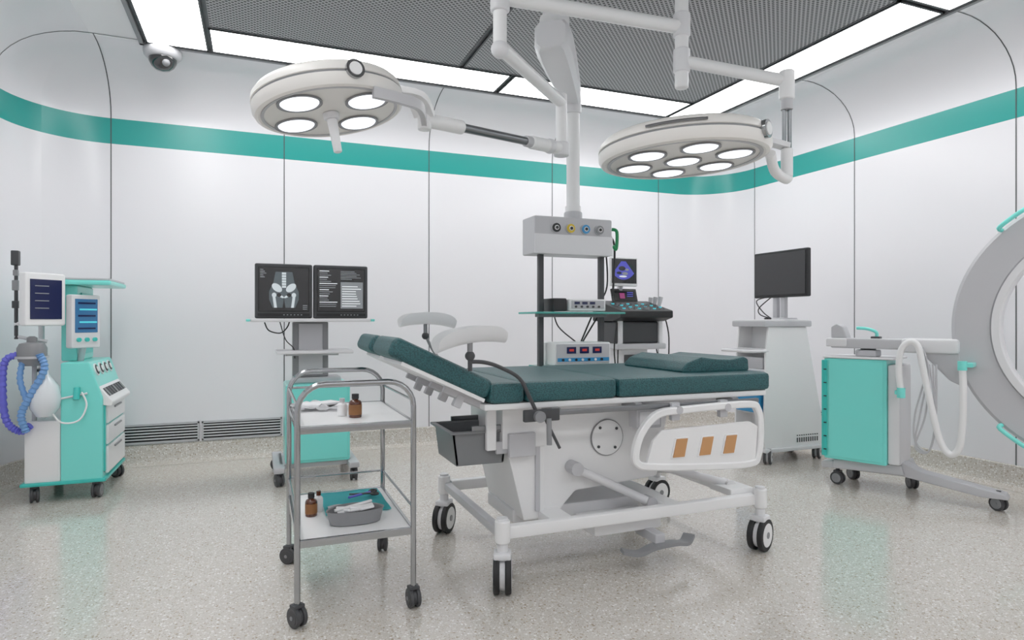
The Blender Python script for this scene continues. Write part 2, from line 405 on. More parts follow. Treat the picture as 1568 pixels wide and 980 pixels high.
with o.part('leg_support_near') as p:
    gutter(p,(.85,2.60,1.15),-.14,.31,.080)
    p.cyl((.85,2.60,1.165),(.85,2.60,1.10),.012,MGREY); p.sph((.85,2.60,1.095),.022,DGREY); p.cyl((.85,2.60,1.10),(.85,2.60,1.03),.010,DGREY)
    p.tube([(.85,2.60,1.07),(.92,2.61,1.065),(1.0,2.63,1.04),(1.10,2.645,.985),(1.155,2.65,.89),(1.20,2.65,.80)],.009,DGREY,smooth=6)
    p.bx(1.12,1.30,2.635,2.66,.785,.84,DGREY,.006); p.cyl((1.19,2.61,.81),(1.19,2.66,.81),.026,MGREY)
    p.cyl((1.22,2.63,.80),(1.29,2.62,.66),.007,DGREY); p.cyl((1.235,2.62,.80),(1.235,2.615,.68),.012,MGREY)
with o.part('leg_support_far') as p:
    gutter(p,(.94,3.70,1.225),.02,.33,.080)
    p.cyl((.93,3.70,1.23),(.93,3.70,1.16),.012,MGREY); p.sph((.93,3.70,1.155),.022,DGREY)
    p.tube([(.93,3.70,1.16),(.98,3.69,1.06),(1.08,3.67,.93),(1.15,3.66,.82)],.009,MGREY,smooth=5); p.bx(1.1,1.2,3.64,3.67,.79,.85,DGREY,.005)

# ------------------------------------------------------------ instrument trolley
o=Obj('instrument_trolley',(.385,3.08,0))
tx0,tx1,ty0,ty1=.15,.63,2.72,3.45
with o.part('end_frames') as p:
    for y in (ty0,ty1):
        pts=[(tx0,y,.085),(tx0,y,.5),(tx0,y,.86)]
        for k in range(0,7):
            a=pi-k*pi/12; pts.append((tx0+.11+.11*math.cos(a),y,.875+.11*math.sin(a)))
        for k in range(0,7):
            a=pi/2-k*pi/12; pts.append((tx1-.11+.11*math.cos(a),y,.875+.11*math.sin(a)))
        pts+=[(tx1,y,.5),(tx1,y,.085)]
        p.tube(pts,.0125,STEEL,seg=14,up=(0,1,0))
with o.part('shelves') as p:
    for z in (.81,.345):
        p.bx(tx0+.008,tx1-.008,ty0+.01,ty1-.01,z-.012,z,WHITE,.002)
        for a in ((tx0,tx1,ty0-.006,ty0+.012),(tx0,tx1,ty1-.012,ty1+.006),(tx0-.004,tx0+.012,ty0,ty1),(tx1-.012,tx1+.004,ty0,ty1)):
            p.bx(*a,z-.028,z+.004,STEEL,.003)
with o.part('guard_rails') as p:
    for x in (tx0,tx1):
        p.cyl((x,ty0,.90),(x,ty1,.90),.006,STEEL,seg=12); p.cyl((x,ty0,.435),(x,ty1,.435),.006,STEEL,seg=12)
    for z in (.90,.435): p.cyl((tx0,ty1,z),(tx1,ty1,z),.006,STEEL,seg=12)
with o.part('casters') as p:
    for x,y,yw in ((tx0,ty0,.5),(tx1,ty0,.1),(tx0,ty1,.9),(tx1,ty1,-.3)):
        p.caster(x,y,.042,.05,yw,.12,DGREY,DGREY,DGREY,stem=.012)
LAB=mat('label_amber','#8A5A30',.5)
def bottle(x,y,z,r,h,m,cap):
    o=Obj('medicine_bottle',(x,y,z),world=False)
    with o.part('glass') as p:
        p.lathe([(0,0),(r*.95,0),(r,.004),(r,h*.62),(r*.85,h*.70),(r*.45,h*.76),(r*.42,h*.82),(0,h*.82)],m,Matrix(),24)
    with o.part('cap') as p: p.lathe([(0,h*.79),(r*.55,h*.79),(r*.55,h),(0,h)],cap,Matrix(),20)
    with o.part('label') as p: p.lathe([(r*1.01,h*.12),(r*1.015,h*.12),(r*1.015,h*.55),(r*1.01,h*.55)],m if m is WHITE else LAB,Matrix(),24)
bottle(.41,2.92,.811,.029,.105,BROWN,RUB); bottle(.360,2.985,.811,.022,.08,WHITE,LGREY)
bottle(.230,3.06,.346,.027,.105,BROWN,RUB); bottle(.268,3.12,.346,.020,.095,WHITE,BROWN)
o=Obj('folded_gauze_sheet',(.29,3.27,.812),world=False)
with o.part('sheet') as p:
    def fn(u,v):
        x=(u-.5)*.24; y=(v-.5)*.26; z=.014+.010*math.sin(9*u+4*v)*math.sin(7*v+2)+.006*math.sin(23*u-11*v)
        return (x+.02*math.sin(6*v),y+.02*math.sin(5*u),max(.004,z))
    p.grid(fn,24,24,PAPER,.003)
    p.box((.02,.02,.022),(.14,.09,.014),PAPER,.005,(0,0,.5)); p.box((-.05,-.04,.024),(.10,.07,.016),PAPER,.005,(.05,.05,-.3))
o=Obj('surgical_drape',(.442,3.21,.346),world=False)
with o.part('cloth') as p:
    def fn(u,v):
        return ((u-.5)*.30,(v-.5)*.40,.006+.004*math.sin(8*u+5*v)*math.sin(6*v))
    p.grid(fn,20,20,TCLOTH,.003)
    p.grid(lambda u,v:((u-.5)*.20-.035,(v-.5)*.12-.14,.018+.006*math.sin(7*u)+.005*math.cos(9*v)),14,14,PAPER,.003)
o=Obj('surgical_scissors',(.50,3.24,.364),world=False)
with o.part('blades') as p:
    p.cyl((-.08,-.02,.004),(.04,.04,.006),.006,BLUEV,seg=8); p.cyl((-.07,.03,.006),(.04,.0,.009),.005,DGREY,seg=8)
    for q in ((.05,.05),(.05,-.01)):
        p.tube([(q[0]+.018*math.cos(a*pi/5),q[1]+.018*math.sin(a*pi/5),.008) for a in range(10)],.005,BLACK,closed=True,seg=8)
o=Obj('kidney_dish',(.405,2.89,.346),world=False)
with o.part('dish') as p:
    def ring(sc,z,dx=0):
        out=[]
        for k in range(36):
            a=2*pi*k/36; x=.125*sc*math.cos(a); y=.072*sc*math.sin(a)
            y+= -.028*math.cos(a*2)*(.5 if math.sin(a)>0 else .2)
            out.append((x,y,z))
        return out
    tb=bmesh.new(); Rg=[ring(.02,.004),ring(.80,.004),ring(.86,.01),ring(.97,.06),ring(1.02,.064),ring(1.02,.060),ring(.99,.056),ring(.88,.004),ring(.8,.0),ring(.02,.0)]
    vs=[[tb.verts.new(q) for q in r] for r in Rg]
    for a,b in zip(vs,vs[1:]):
        for k in range(36): tb.faces.new((a[k],a[(k+1)%36],b[(k+1)%36],b[k]))
    p.add(tb,MGREY)
with o.part('gauze') as p:
    for k in range(4):
        p.box((-.04+.03*k,.01*(-1)**k,.055+.004*k),(.08,.06,.012),PAPER,.005,(.15*(-1)**k,.1,.5*k))
    p.cyl((-.09,-.02,.066),(.08,.05,.074),.007,WHITE,seg=10)

# ------------------------------------------------------------ radiology monitor cart
o=Obj('radiology_monitor_cart',(.42,5.3,0))
with o.part('base') as p:
    p.bx(.11,.19,5.02,5.68,.10,.145,LGREY,.01); p.bx(.66,.74,5.02,5.68,.10,.145,LGREY,.01); p.bx(.15,.7,5.15,5.6,.105,.145,LGREY,.008)
    for x,y,w in ((.15,5.06,.3),(.70,5.06,-.2),(.15,5.64,.9),(.70,5.64,.2)): p.caster(x,y,.048,.055,w,.12,DGREY,DGREY,DGREY)
with o.part('cabinet') as p:
    p.bx(.195,.68,5.11,5.52,.145,.755,CYAN,.02); p.bx(.215,.66,5.10,5.12,.17,.73,CYAN,.006)
    p.bx(.215,.66,5.098,5.104,.535,.54,CYAND); p.bx(.38,.5,5.085,5.102,.60,.615,LGREY,.004)
    p.bx(.26,.62,5.2,5.45,.755,.80,LGREY,.01)
with o.part('column') as p:
    p.bx(.255,.525,5.24,5.34,.80,1.235,MGREY,.01); p.bx(.30,.48,5.232,5.242,.82,1.22,LGREY,.003)
    p.bx(.13,.70,5.06,5.42,.99,1.015,WHITE2,.008); p.bx(.2,.6,5.2,5.4,.97,.99,LGREY)
with o.part('top_shelf') as p:
    p.bx(-.05,.83,5.05,5.42,1.235,1.26,WHITE2,.008)
    for x in (-.065,.845): p.bx(x-.015,x+.015,5.04,5.12,1.238,1.258,CYAN,.006)
XG=mat('xray_mid','#535C61',.4,emit=.28); XL=mat('xray_light','#B8C0C4',.4,emit=.55)
for i,x0 in enumerate((-.02,.40)):
    with o.part('monitor_%d'%(i+1)) as p:
        x1=x0+.41
        p.bx(x0,x1,5.08,5.16,1.262,1.675,DGREY,.012); p.prism([(x0+.03,1.28),(x1-.03,1.28),(x1-.05,1.64),(x0+.05,1.64)],5.16,5.34,BLACK,'XZ',.02)
        p.bx(x0+.006,x1-.006,5.074,5.085,1.27,1.669,DGREY,.004)
        p.bx(x0+.022,x1-.022,5.071,5.085,1.312,1.652,BLACK,.005)
        sx0,sx1,sz0,sz1=x0+.03,x1-.03,1.32,1.645
        p.bx(sx0,sx1,5.069,5.074,sz0,sz1,SCR); p.bx(x0+.02,x1-.02,5.071,5.076,1.278,1.30,BLACK)
        for k in range(6): p.bx(x0+.2+k*.025,x0+.21+k*.025,5.069,5.074,1.286,1.292,GLOWG)
        yy=5.0675
        if i==0:
            cx=(sx0+sx1)/2; cz=(sz0+sz1)/2
            def el(cx,cz,a,b,m,rot=0,dy=0):
                pts=[]
                for k in range(20):
                    t=2*pi*k/20; u=a*math.cos(t); v=b*math.sin(t); pts.append((cx+u*math.cos(rot)-v*math.sin(rot),cz+u*math.sin(rot)+v*math.cos(rot)))
                p.prism(pts,yy-dy,yy+.002,m)
            p.prism([(cx-.06,cz+.13),(cx+.06,cz+.13),(cx+.075,cz+.05),(cx+.105,cz-.02),(cx+.105,cz-.08),(cx+.08,cz-.14),(cx+.01,cz-.14),(cx,cz-.06),(cx-.01,cz-.14),(cx-.08,cz-.14),(cx-.105,cz-.08),(cx-.105,cz-.02),(cx-.075,cz+.05)],yy,yy+.002,XG)
            el(cx-.05,cz+.01,.042,.026,XL,-.7,.0008); el(cx+.05,cz+.01,.042,.026,XL,.7,.0008)
            for k in range(6): p.bx(cx-.015,cx+.015,yy-.0008,yy+.001,cz+.01+k*.02,cz+.026+k*.02,XL)
            for q in (-1,1):
                el(cx+q*.035,cz-.045,.016,.014,SCR,0,.001); el(cx+q*.07,cz-.045,.016,.018,XL,0,.0009); el(cx+q*.02,cz-.055,.022,.008,XL,q*.5,.0009)
                p.prism([(cx+q*.062,cz-.05),(cx+q*.082,cz-.05),(cx+q*.07,cz-.14),(cx+q*.05,cz-.14)],yy-.0008,yy+.001,XL)
            for k in range(5): p.bx(sx0+.008,sx0+.03+.01*(k%3),yy-.0005,yy+.001,sz1-.02-k*.014,sz1-.014-k*.014,GLOWG)
            for k in range(3): p.bx(sx1-.04,sx1-.008,yy-.0005,yy+.001,sz0+.01+k*.014,sz0+.015+k*.014,GLOWG)
        else:
            for k in range(18):
                z=sz1-.02-k*.016
                w=.05+.09*random.random()
                p.bx(sx0+.012,sx0+.012+w,yy,yy+.002,z,z+.006,GLOWG if k%3 else GLOWW)
            p.bx(sx0+.17,sx1-.01,yy,yy+.002,sz0+.02,sz1-.10,GLOWG)
            for k in range(9): p.bx(sx0+.18,sx1-.02-.05*random.random(),yy-.0006,yy+.001,sz0+.035+k*.019,sz0+.042+k*.019,GLOWW)
            for k in range(6): p.bx(sx0+.17,sx1-.02-.08*random.random(),yy,yy+.002,sz1-.02-k*.012,sz1-.015-k*.012,GLOWG)
with o.part('cables') as p:
    p.tube([(.05,5.2,1.23),(.08,5.16,1.17),(.16,5.15,1.15),(.21,5.18,1.19),(.23,5.22,1.235)],.005,BLACK,smooth=6)
    p.tube([(.16,5.2,1.235),(.2,5.18,1.1),(.26,5.2,1.03),(.27,5.22,.95)],.004,BLACK,smooth=6)

# ------------------------------------------------------------ anesthesia machine
o=Obj('anesthesia_machine',(-1.25,5.55,0))
with o.part('base_cabinet') as p:
    p.bx(-1.47,-1.26,5.21,5.88,.13,.56,WHITE,.015)
    p.prism([(-1.26,.13),(-1.01,.13),(-1.01,.70),(-1.09,.955),(-1.26,.955)],5.20,5.90,CYAN,'XZ',.012)
    p.bx(-1.49,-.99,5.19,5.91,.115,.14,CYAND,.008)
    p.prism([(-1.04,.18),(-1.0,.18),(-1.0,.68),(-1.02,.70)],5.23,5.87,CYAND,'XZ',.004)
with o.part('drawers') as p:
    for z0,z1 in ((.16,.35),(.365,.50),(.515,.64)):
        p.bx(-1.01,-.985,5.26,5.86,z0,z1,WHITE,.008); p.bx(-.987,-.975,5.45,5.68,z1-.035,z1-.022,MGREY,.003)
with o.part('control_desk') as p:
    p.prism([(-1.10,.66),(-.96,.64),(-.95,.67),(-1.05,.80),(-1.10,.80)],5.22,5.88,WHITE,'XZ',.008)
    for k in range(7): p.box((-.998,5.29+k*.085,.737),(.07,.06,.006),DGREY if k%3 else SCR,.002,(0,math.radians(52),0))
    for k in range(4):
        c=Vector((-1.075,5.30+k*.14,.895)); n=Vector((.95,0,.3)).normalized()
        p.cyl(c,c+n*.012,.045,WHITE,seg=24); p.cyl(c+n*.012,c+n*.016,.035,BLACK,seg=24); p.cyl(c+n*.016,c+n*.02,.02,WHITE,seg=16)
with o.part('tower') as p:
    p.bx(-1.30,-1.20,5.38,5.86,.955,1.50,CYAN,.012); p.bx(-1.34,-.98,5.30,5.88,1.50,1.535,CYAN,.012); p.bx(-1.33,-.99,5.31,5.87,1.535,1.55,LGREY,.004)
    p.bx(-1.198,-1.19,5.46,5.8,1.0,1.45,CYAND,.003)
with o.part('patient_monitor') as p:
    yw=math.radians(48)
    M=Vector((-1.36,5.20,1.39))
    p.box(M,(.27,.07,.36),WHITE,.015,(0,0,yw)); n=Vector((math.sin(yw),-math.cos(yw),0))
    p.box(M+n*.036,(.21,.006,.27),SNAVY,.003,(0,0,yw))
    rx=Vector((math.cos(yw),math.sin(yw),0))
    for k in range(4): p.box(M+n*.040+Vector((0,0,.09-k*.05))-rx*.03,(.09,.003,.005),GLOWG,0,(0,0,yw))
    p.cyl(M-n*.03,(-1.42,5.4,1.35),.02,LGREY); p.cyl((-1.42,5.4,.56),(-1.42,5.4,1.48),.018,WHITE2)
with o.part('ventilator_screen') as p:
    M=Vector((-1.16,5.36,1.24)); yw=math.radians(50); n=Vector((math.sin(yw),-math.cos(yw),0))
    p.box(M,(.22,.06,.38),WHITE2,.012,(0,0,yw)); p.box(M+n*.031+Vector((0,0,.04)),(.17,.006,.24),SBLUE,.003,(0,0,yw))
    rx=Vector((math.cos(yw),math.sin(yw),0))
    for k in range(5): p.box(M+n*.036+Vector((0,0,.13-k*.045))+rx*.01*(k%2),(.13,.003,.012),GLOWC if k%2 else SNAVY,0,(0,0,yw))
    for k in range(3): p.cyl(M+n*.03+Vector((0,0,-.13))+rx*(-.06+.06*k),M+n*.045+Vector((0,0,-.13))+rx*(-.06+.06*k),.015,CYAND,seg=14)
    p.cyl(M+Vector((0,0,-.18)),M+Vector((-.03,.05,-.30)),.02,LGREY)
with o.part('breathing_circuit') as p:
    p.cyl((-1.52,5.24,1.12),(-1.52,5.24,1.70),.011,DGREY); p.bx(-1.545,-1.50,5.215,5.26,1.62,1.72,DGREY,.006); p.bx(-1.54,-1.505,5.22,5.255,1.45,1.52,MGREY,.005)
    p.bx(-1.535,-1.507,5.222,5.252,1.55,1.59,MGREY,.004); p.bx(-1.54,-1.505,5.22,5.255,1.33,1.38,DGREY,.004)
    p.cyl((-1.53,5.24,1.22),(-1.36,5.26,1.26),.014,WHITE2); p.cyl((-1.53,5.24,1.14),(-1.36,5.30,1.10),.012,WHITE2)
    p.lathe([(0,0),(.05,0),(.075,.03),(.085,.06),(.085,.12),(.07,.15),(.03,.16),(.03,.19),(.015,.2),(0,.2)],MGREY,Matrix.Translation((-1.42,5.20,.94)),28)
    p.lathe([(.087,.05),(.095,.05),(.095,.065),(.087,.065)],LGREY,Matrix.Translation((-1.42,5.20,.94)),28)
    p.lathe([(0,-.16),(.05,-.145),(.085,-.09),(.095,-.03),(.08,.06),(.045,.11),(.022,.14),(.022,.18),(0,.18)],mat('breathing_bag','#E2E7EC',.2,coat=.5),Matrix.Translation((-1.345,5.19,.74)),28)
    p.cyl((-1.42,5.25,.56),(-1.42,5.25,.95),.015,LGREY); p.cyl((-1.42,5.28,.90),(-1.34,5.20,.92),.012,STEELD); p.cyl((-1.30,5.19,.70),(-1.10,5.19,.74),.007,WHITE2,seg=10); p.cyl((-1.16,5.17,.70),(-1.16,5.19,.78),.02,CYAND)
with o.part('corrugated_hoses') as p:
    rr=lambda i:1+.16*math.sin(i*pi/1.5)
    p.tube([(-1.47,5.19,1.02),(-1.56,5.18,.98),(-1.58,5.19,.80),(-1.56,5.19,.58),(-1.48,5.18,.50),(-1.42,5.17,.54)],.022,BLUEV,smooth=16,rad=rr)
    p.tube([(-1.36,5.13,1.02),(-1.33,5.12,.92),(-1.40,5.12,.76),(-1.46,5.13,.62),(-1.44,5.15,.50)],.022,BLUEL,smooth=16,rad=rr)
    p.tube([(-1.46,5.16,.98),(-1.47,5.14,.85),(-1.43,5.14,.70)],.018,BLUEL,smooth=14,rad=rr)
    p.tube([(-1.30,5.17,.62),(-1.24,5.15,.55),(-1.14,5.15,.56),(-1.1,5.17,.66),(-1.13,5.18,.75)],.006,WHITE,smooth=8)
with o.part('casters') as p:
    for x,y,w in ((-1.42,5.25,.3),(-1.05,5.24,-.1),(-1.04,5.86,.8),(-1.42,5.82,.2)): p.caster(x,y,.052,.055,w,.125,DGREY,MGREY,DGREY)

# ------------------------------------------------------------ ultrasound machine
o=Obj('ultrasound_machine',(3.05,4.75,0))
with o.part('base') as p:
    p.bx(2.82,3.26,4.5,5.05,.10,.18,WHITE2,.02); p.bx(2.9,3.18,4.7,5.0,.18,1.05,WHITE2,.03); p.bx(2.93,3.15,4.69,4.705,.3,.95,DGREY,.005)
    for x,y in ((2.87,4.55),(3.21,4.55),(2.87,5.0),(3.21,5.0)): p.caster(x,y,.05,.05,.3,.12,DGREY,MGREY,DGREY)
    p.bx(2.80,3.28,4.58,4.9,1.0,1.05,LGREY,.01)
    for x in (2.84,3.24): p.bx(x-.02,x+.02,4.60,4.66,1.0,1.26,WHITE2,.01)
with o.part('console') as p:
    p.prism([(4.48,1.27),(4.48,1.33),(4.86,1.42),(4.95,1.42),(4.95,1.24),(4.60,1.24)],2.76,3.28,BLACK,'YZ',.01)
    p.bx(2.80,3.24,4.62,4.92,1.05,1.24,DGREY,.02)
    for i in range(9):
        for j in range(4): p.cyl((2.83+i*.05,4.54+j*.06,1.34+j*.0142),(2.83+i*.05,4.54+j*.06,1.352+j*.0142),.014,MGREY if (i+j)%3 else GLOWC,seg=10)
    p.cyl((3.03,4.52,1.335),(3.03,4.52,1.36),.03,MGREY)
    for k in range(3): p.cyl((3.25+.012*k,4.65+.09*k,1.36),(3.27+.012*k,4.65+.09*k,1.45),.014,LGREY,r2=.022)
    p.box((3.03,4.86,1.465),(.26,.02,.13),BLACK,.006,(-.3,0,0)); p.box((3.03,4.848,1.465),(.22,.006,.10),SCR,.002,(-.3,0,0)); p.box((3.0,4.842,1.465),(.05,.005,.05),mat('scr_magenta','#8A2864',.3,emit=.4),.001,(-.3,0,0))
    for k in range(5): p.box((3.08,4.842,1.43+k*.016),(.06,.004,.006),GLOWP,0,(-.3,0,0))
with o.part('monitor') as p:
    dx=.05
    p.cyl((3.0,4.92,1.40),(3.0,4.84,1.68),.025,LGREY)
    p.bx(2.785+dx,3.065+dx,4.77,4.80,1.545,1.80,WHITE,.012); p.bx(2.80+dx,3.05+dx,4.766,4.772,1.57,1.785,SCR,.002)
    cx,cz=2.915+dx,1.772
    arc=[math.radians(-48+96*k/14) for k in range(15)]
    p.prism([(cx+.03*math.sin(a),cz-.03*math.cos(a)+.01) for a in (arc[0],arc[-1])]+[(cx+.145*math.sin(a),cz-.17*math.cos(a)) for a in arc[::-1]],4.7640,4.767,GLOWP)
    for x,z,a,b,m in ((2.90,1.70,.035,.02,SCR),(2.93,1.655,.03,.014,GLOWG),(2.87,1.66,.025,.012,SCR),(2.91,1.63,.04,.008,GLOWW),(2.95,1.69,.02,.01,GLOWG)):
        p.prism([(x+dx+a*math.cos(t*pi/6),z+b*math.sin(t*pi/6)) for t in range(12)],4.7632,4.765,m)
with o.part('probe_cables') as p:
    p.tube([(3.26,4.62,1.36),(3.32,4.6,1.1),(3.30,4.62,.7),(3.26,4.7,1.0),(3.25,4.75,1.2)],.006,BLACK,smooth=8)
    p.tube([(2.80,4.6,1.26),(2.76,4.58,1.0),(2.8,4.6,.8),(2.84,4.65,1.05)],.006,BLACK,smooth=8)

# ------------------------------------------------------------ ceiling pendant
o=Obj('ceiling_supply_pendant',(1.62,3.36,H))
with o.part('mount_and_boom') as p:
    p.cyl((1.62,3.36,H-.026),(1.62,3.36,H-.09),.17,WHITE,bev=.02,seg=36); p.cyl((1.62,3.36,H-.05),(1.62,3.36,2.92),.07,WHITE)
    p.cyl((1.62,3.36,2.93),(1.62,3.36,3.03),.088,WHITE,bev=.012)
    a=Vector((1.60,3.33,2.87)); b=Vector((2.09,4.03,2.83)); d=(b-a).normalized()
    pts=[a-d*.10,a-d*.07,a+d*.06,a+d*.3,a+d*.6,b-d*.02,b+d*.07]; sc=[.78,.95,1,.92,.75,.58,.45]
    sec=[(-.105,-.06),(-.075,-.095),(.075,-.095),(.105,-.06),(.105,.06),(.075,.095),(-.075,.095),(-.105,.06)]
    p.tube(pts,.1,WHITE2,sec=sec,up=(0,0,1),rad=lambda i:sc[i])
with o.part('column') as p:
    p.cyl((2.09,4.03,2.0),(2.09,4.03,2.80),.047,WHITE,seg=32); p.cyl((2.09,4.03,2.72),(2.09,4.03,2.80),.058,WHITE2,bev=.01); p.cyl((2.09,4.03,1.96),(2.09,4.03,2.02),.065,LGREY,bev=.01)
    p.cyl((2.09,4.03,2.02),(2.09,4.03,2.06),.055,WHITE)
with o.part('gas_outlet_head') as p:
    p.bx(1.745,2.352,3.93,4.15,1.705,1.965,LGREY,.012); p.bx(1.745,2.352,3.922,3.932,1.705,1.84,WHITE2,.003)
    for x,m in ((1.904,BLACK),(2.015,YEL),(2.132,BLUE),(2.243,MGREY)):
        c=Vector((x,3.93,1.885)); n=Vector((0,-1,0))
        p.cyl(c,c+n*.012,.036,LGREY); p.cyl(c+n*.01,c+n*.018,.031,m); p.cyl(c+n*.018,c+n*.024,.016,WHITE); p.cyl(c+n*.02,c+n*.027,.011,BLACK)
with o.part('rails') as p:
    for x in (1.825,2.305): p.bx(x-.018,x+.018,3.99,4.03,.90,1.72,DGREY,.004)
with o.part('shelves') as p:
    p.bx(1.72,2.42,3.86,4.16,1.292,1.306,GLASST,.004); p.bx(1.80,2.33,3.97,4.05,1.27,1.292,MGREY,.003)
    p.bx(1.80,2.38,3.86,4.16,.915,.93,GLASST,.004)
with o.part('insufflator') as p:
    p.bx(1.985,2.27,3.88,4.12,1.312,1.395,WHITE,.008); p.bx(2.0,2.255,3.874,3.884,1.33,1.385,LGREY,.003)
    for k in range(3): p.bx(2.02+k*.06,2.06+k*.06,3.87,3.876,1.358,1.376,SNAVY)
    for k in range(5): p.cyl((2.03+k*.045,3.865,1.342),(2.03+k*.045,3.876,1.342),.008,DGREY,seg=10)
    p.bx(1.87,1.975,3.90,4.1,1.310,1.40,BLACK,.008)
with o.part('electrosurgical_unit') as p:
    p.bx(1.87,2.31,3.88,4.12,.935,1.095,WHITE,.012); p.bx(1.885,2.295,3.872,3.884,.95,1.085,LGREY,.004)
    p.bx(1.89,2.29,3.869,3.874,.965,.99,BLUE)
    for k in range(3):
        p.bx(1.96+k*.10,2.03+k*.10,3.868,3.874,1.02,1.065,SNAVY); p.bx(1.978+k*.10,2.012+k*.10,3.866,3.87,1.035,1.051,RED)
    for k in range(7): p.cyl((1.93+k*.05,3.862,.977),(1.93+k*.05,3.87,.977),.009,WHITE if k%2 else BLACK,seg=10)
with o.part('hoses') as p:
    p.tube([(2.36,3.95,1.90),(2.39,3.93,1.88),(2.385,3.93,1.76),(2.36,3.93,1.78)],.012,GREEN,smooth=6); p.tube([(2.36,4.02,1.88),(2.41,4.0,1.80),(2.40,3.99,1.55),(2.39,3.99,1.42)],.008,BLACK,smooth=8)
    p.tube([(2.36,4.05,1.85),(2.38,4.05,1.5),(2.28,4.06,1.32),(2.15,4.1,1.0),(2.2,4.08,1.1),(2.32,4.05,1.3)],.006,BLACK,smooth=8)
    p.tube([(1.92,4.0,1.31),(2.0,4.08,1.2),(2.15,4.1,1.09)],.005,BLACK,smooth=6)

# ------------------------------------------------------------ surgical lights
hub=Vector((1.03,2.71,0))
Fv=Vector((.373,.928,0)); Rv=Vector((.928,-.373,0))
def lamp_head(o,c,Rd,tilt,lenses,lr):
    M=Matrix.Translation(c)@Matrix.Rotation(tilt,4,Fv)
    with o.part('lamp_housing') as p:
        p.lathe([(0,.0),(Rd*.90,.0),(Rd*.93,-.006),(Rd*.97,0),(Rd,.02),(Rd,.048),(Rd*.985,.050)],IVORY,M,72)
        p.lathe([(Rd*.985,.050),(Rd*.985,.058)],MGREY,M,72)
        p.lathe([(Rd*.985,.058),(Rd,.060),(Rd*.985,.085),(Rd*.93,.105),(Rd*.8,.118),(Rd*.4,.135),(0,.14)],IVORY,M,72)
        p.lathe([(Rd*.86,-.001),(Rd*.86,-.004),(Rd*.9,-.004),(Rd*.9,-.001)],LGREY,M,64)
    with o.part('lenses') as p:
        for x,y in lenses:
            q=M@Matrix.Translation((x,y,0))
            p.lathe([(0,-.002),(lr*1.12,-.002),(lr*1.12,-.008),(lr,-.008),(lr,-.004),(0,-.004)],MGREY,q,32)
            p.lathe([(lr*.96,-.004),(lr*.9,-.009),(0,-.011)],LENS,q,32)
    return M
o=Obj('surgical_light',(hub.x,hub.y,H))
z1=2.50
with o.part('ceiling_mount') as p:
    p.cyl(hub+Vector((0,0,H-.026)),hub+Vector((0,0,H-.10)),.14,WHITE,bev=.02,seg=36); p.cyl(hub+Vector((0,0,H-.05)),hub+Vector((0,0,z1-.04)),.032,WHITE,bev=.008)
    p.cyl(hub+Vector((0,0,2.66)),hub+Vector((0,0,2.80)),.045,WHITE2,bev=.01)
J=Vector((1.62,3.27,0)); K=Vector((.735,2.94,2.20))
with o.part('arms') as p:
    p.tube([hub+Vector((0,0,z1)),hub.lerp(J,.12)+Vector((0,0,z1)),J+Vector((0,0,z1-.0))],.034,WHITE); p.sph(hub+Vector((0,0,z1-.01)),.042,WHITE2)
    p.cyl(J+Vector((0,0,z1+.05)),J+Vector((0,0,2.21)),.032,WHITE,bev=.008); p.cyl(J+Vector((0,0,2.19)),J+Vector((0,0,2.27)),.045,WHITE2,bev=.01)
    A=J+Vector((0,0,2.235)); d=K-A
    p.cyl(A,A+d*.26,.036,WHITE,bev=.008); p.cyl(A+d*.24,A+d*.78,.022,STEELD); p.cyl(A+d*.24,A+d*.3,.030,LGREY); p.cyl(A+d*.76,K,.034,WHITE,bev=.008)
    p.sph(A+d*.1,.042,WHITE2)
    p.cyl(K+Vector((0,0,-.05)),K+Vector((0,0,.06)),.032,WHITE,bev=.006)
c1=Vector((.30,2.894,2.165)); t1=math.radians(-10)
M1=lamp_head(o,c1,.325,t1,[(-.14,-.13),(.14,-.13),(-.14,.13),(.14,.13)],.083)
with o.part('yoke_and_handle') as p:
    tr=lambda v:M1@Vector(v)
    p.tube([K+Vector((0,0,-.02)),tr((.37,-.13,-.035)),tr((.26,-.24,-.04)),tr((.14,-.27,-.02))],.02,LGREY,smooth=5,up=(0,0,1),sec=[(-.012,-.022),(.012,-.022),(.012,.022),(-.012,.022)])
    p.tube([K+Vector((0,0,.02)),tr((.39,-.03,.05)),tr((.34,.0,.085)),tr((.22,.04,.12))],.02,WHITE,smooth=5,up=(0,0,1),sec=[(-.05,-.014),(.05,-.014),(.05,.014),(-.05,.014)])
    a=-1.35
    q=tr((.325*math.cos(a),.325*math.sin(a),.055)); n=(M1.to_3x3()@Vector((math.cos(a),math.sin(a),0)))
    p.cyl(q-n*.01,q+n*.014,.038,STEEL,seg=28); p.cyl(q+n*.012,q+n*.018,.026,WHITE,seg=24)
    p.cyl(tr((0,0,0)),tr((0,0,-.03)),.035,WHITE2,bev=.006); p.cyl(tr((0,0,-.03)),tr((.0,-.01,-.18)),.022,WHITE,r2=.018,bev=.005)
o=Obj('surgical_light',(2.0,2.65,2.9))
Q=Vector((1.99,2.65,0)); S=Vector((2.406,2.375,0))
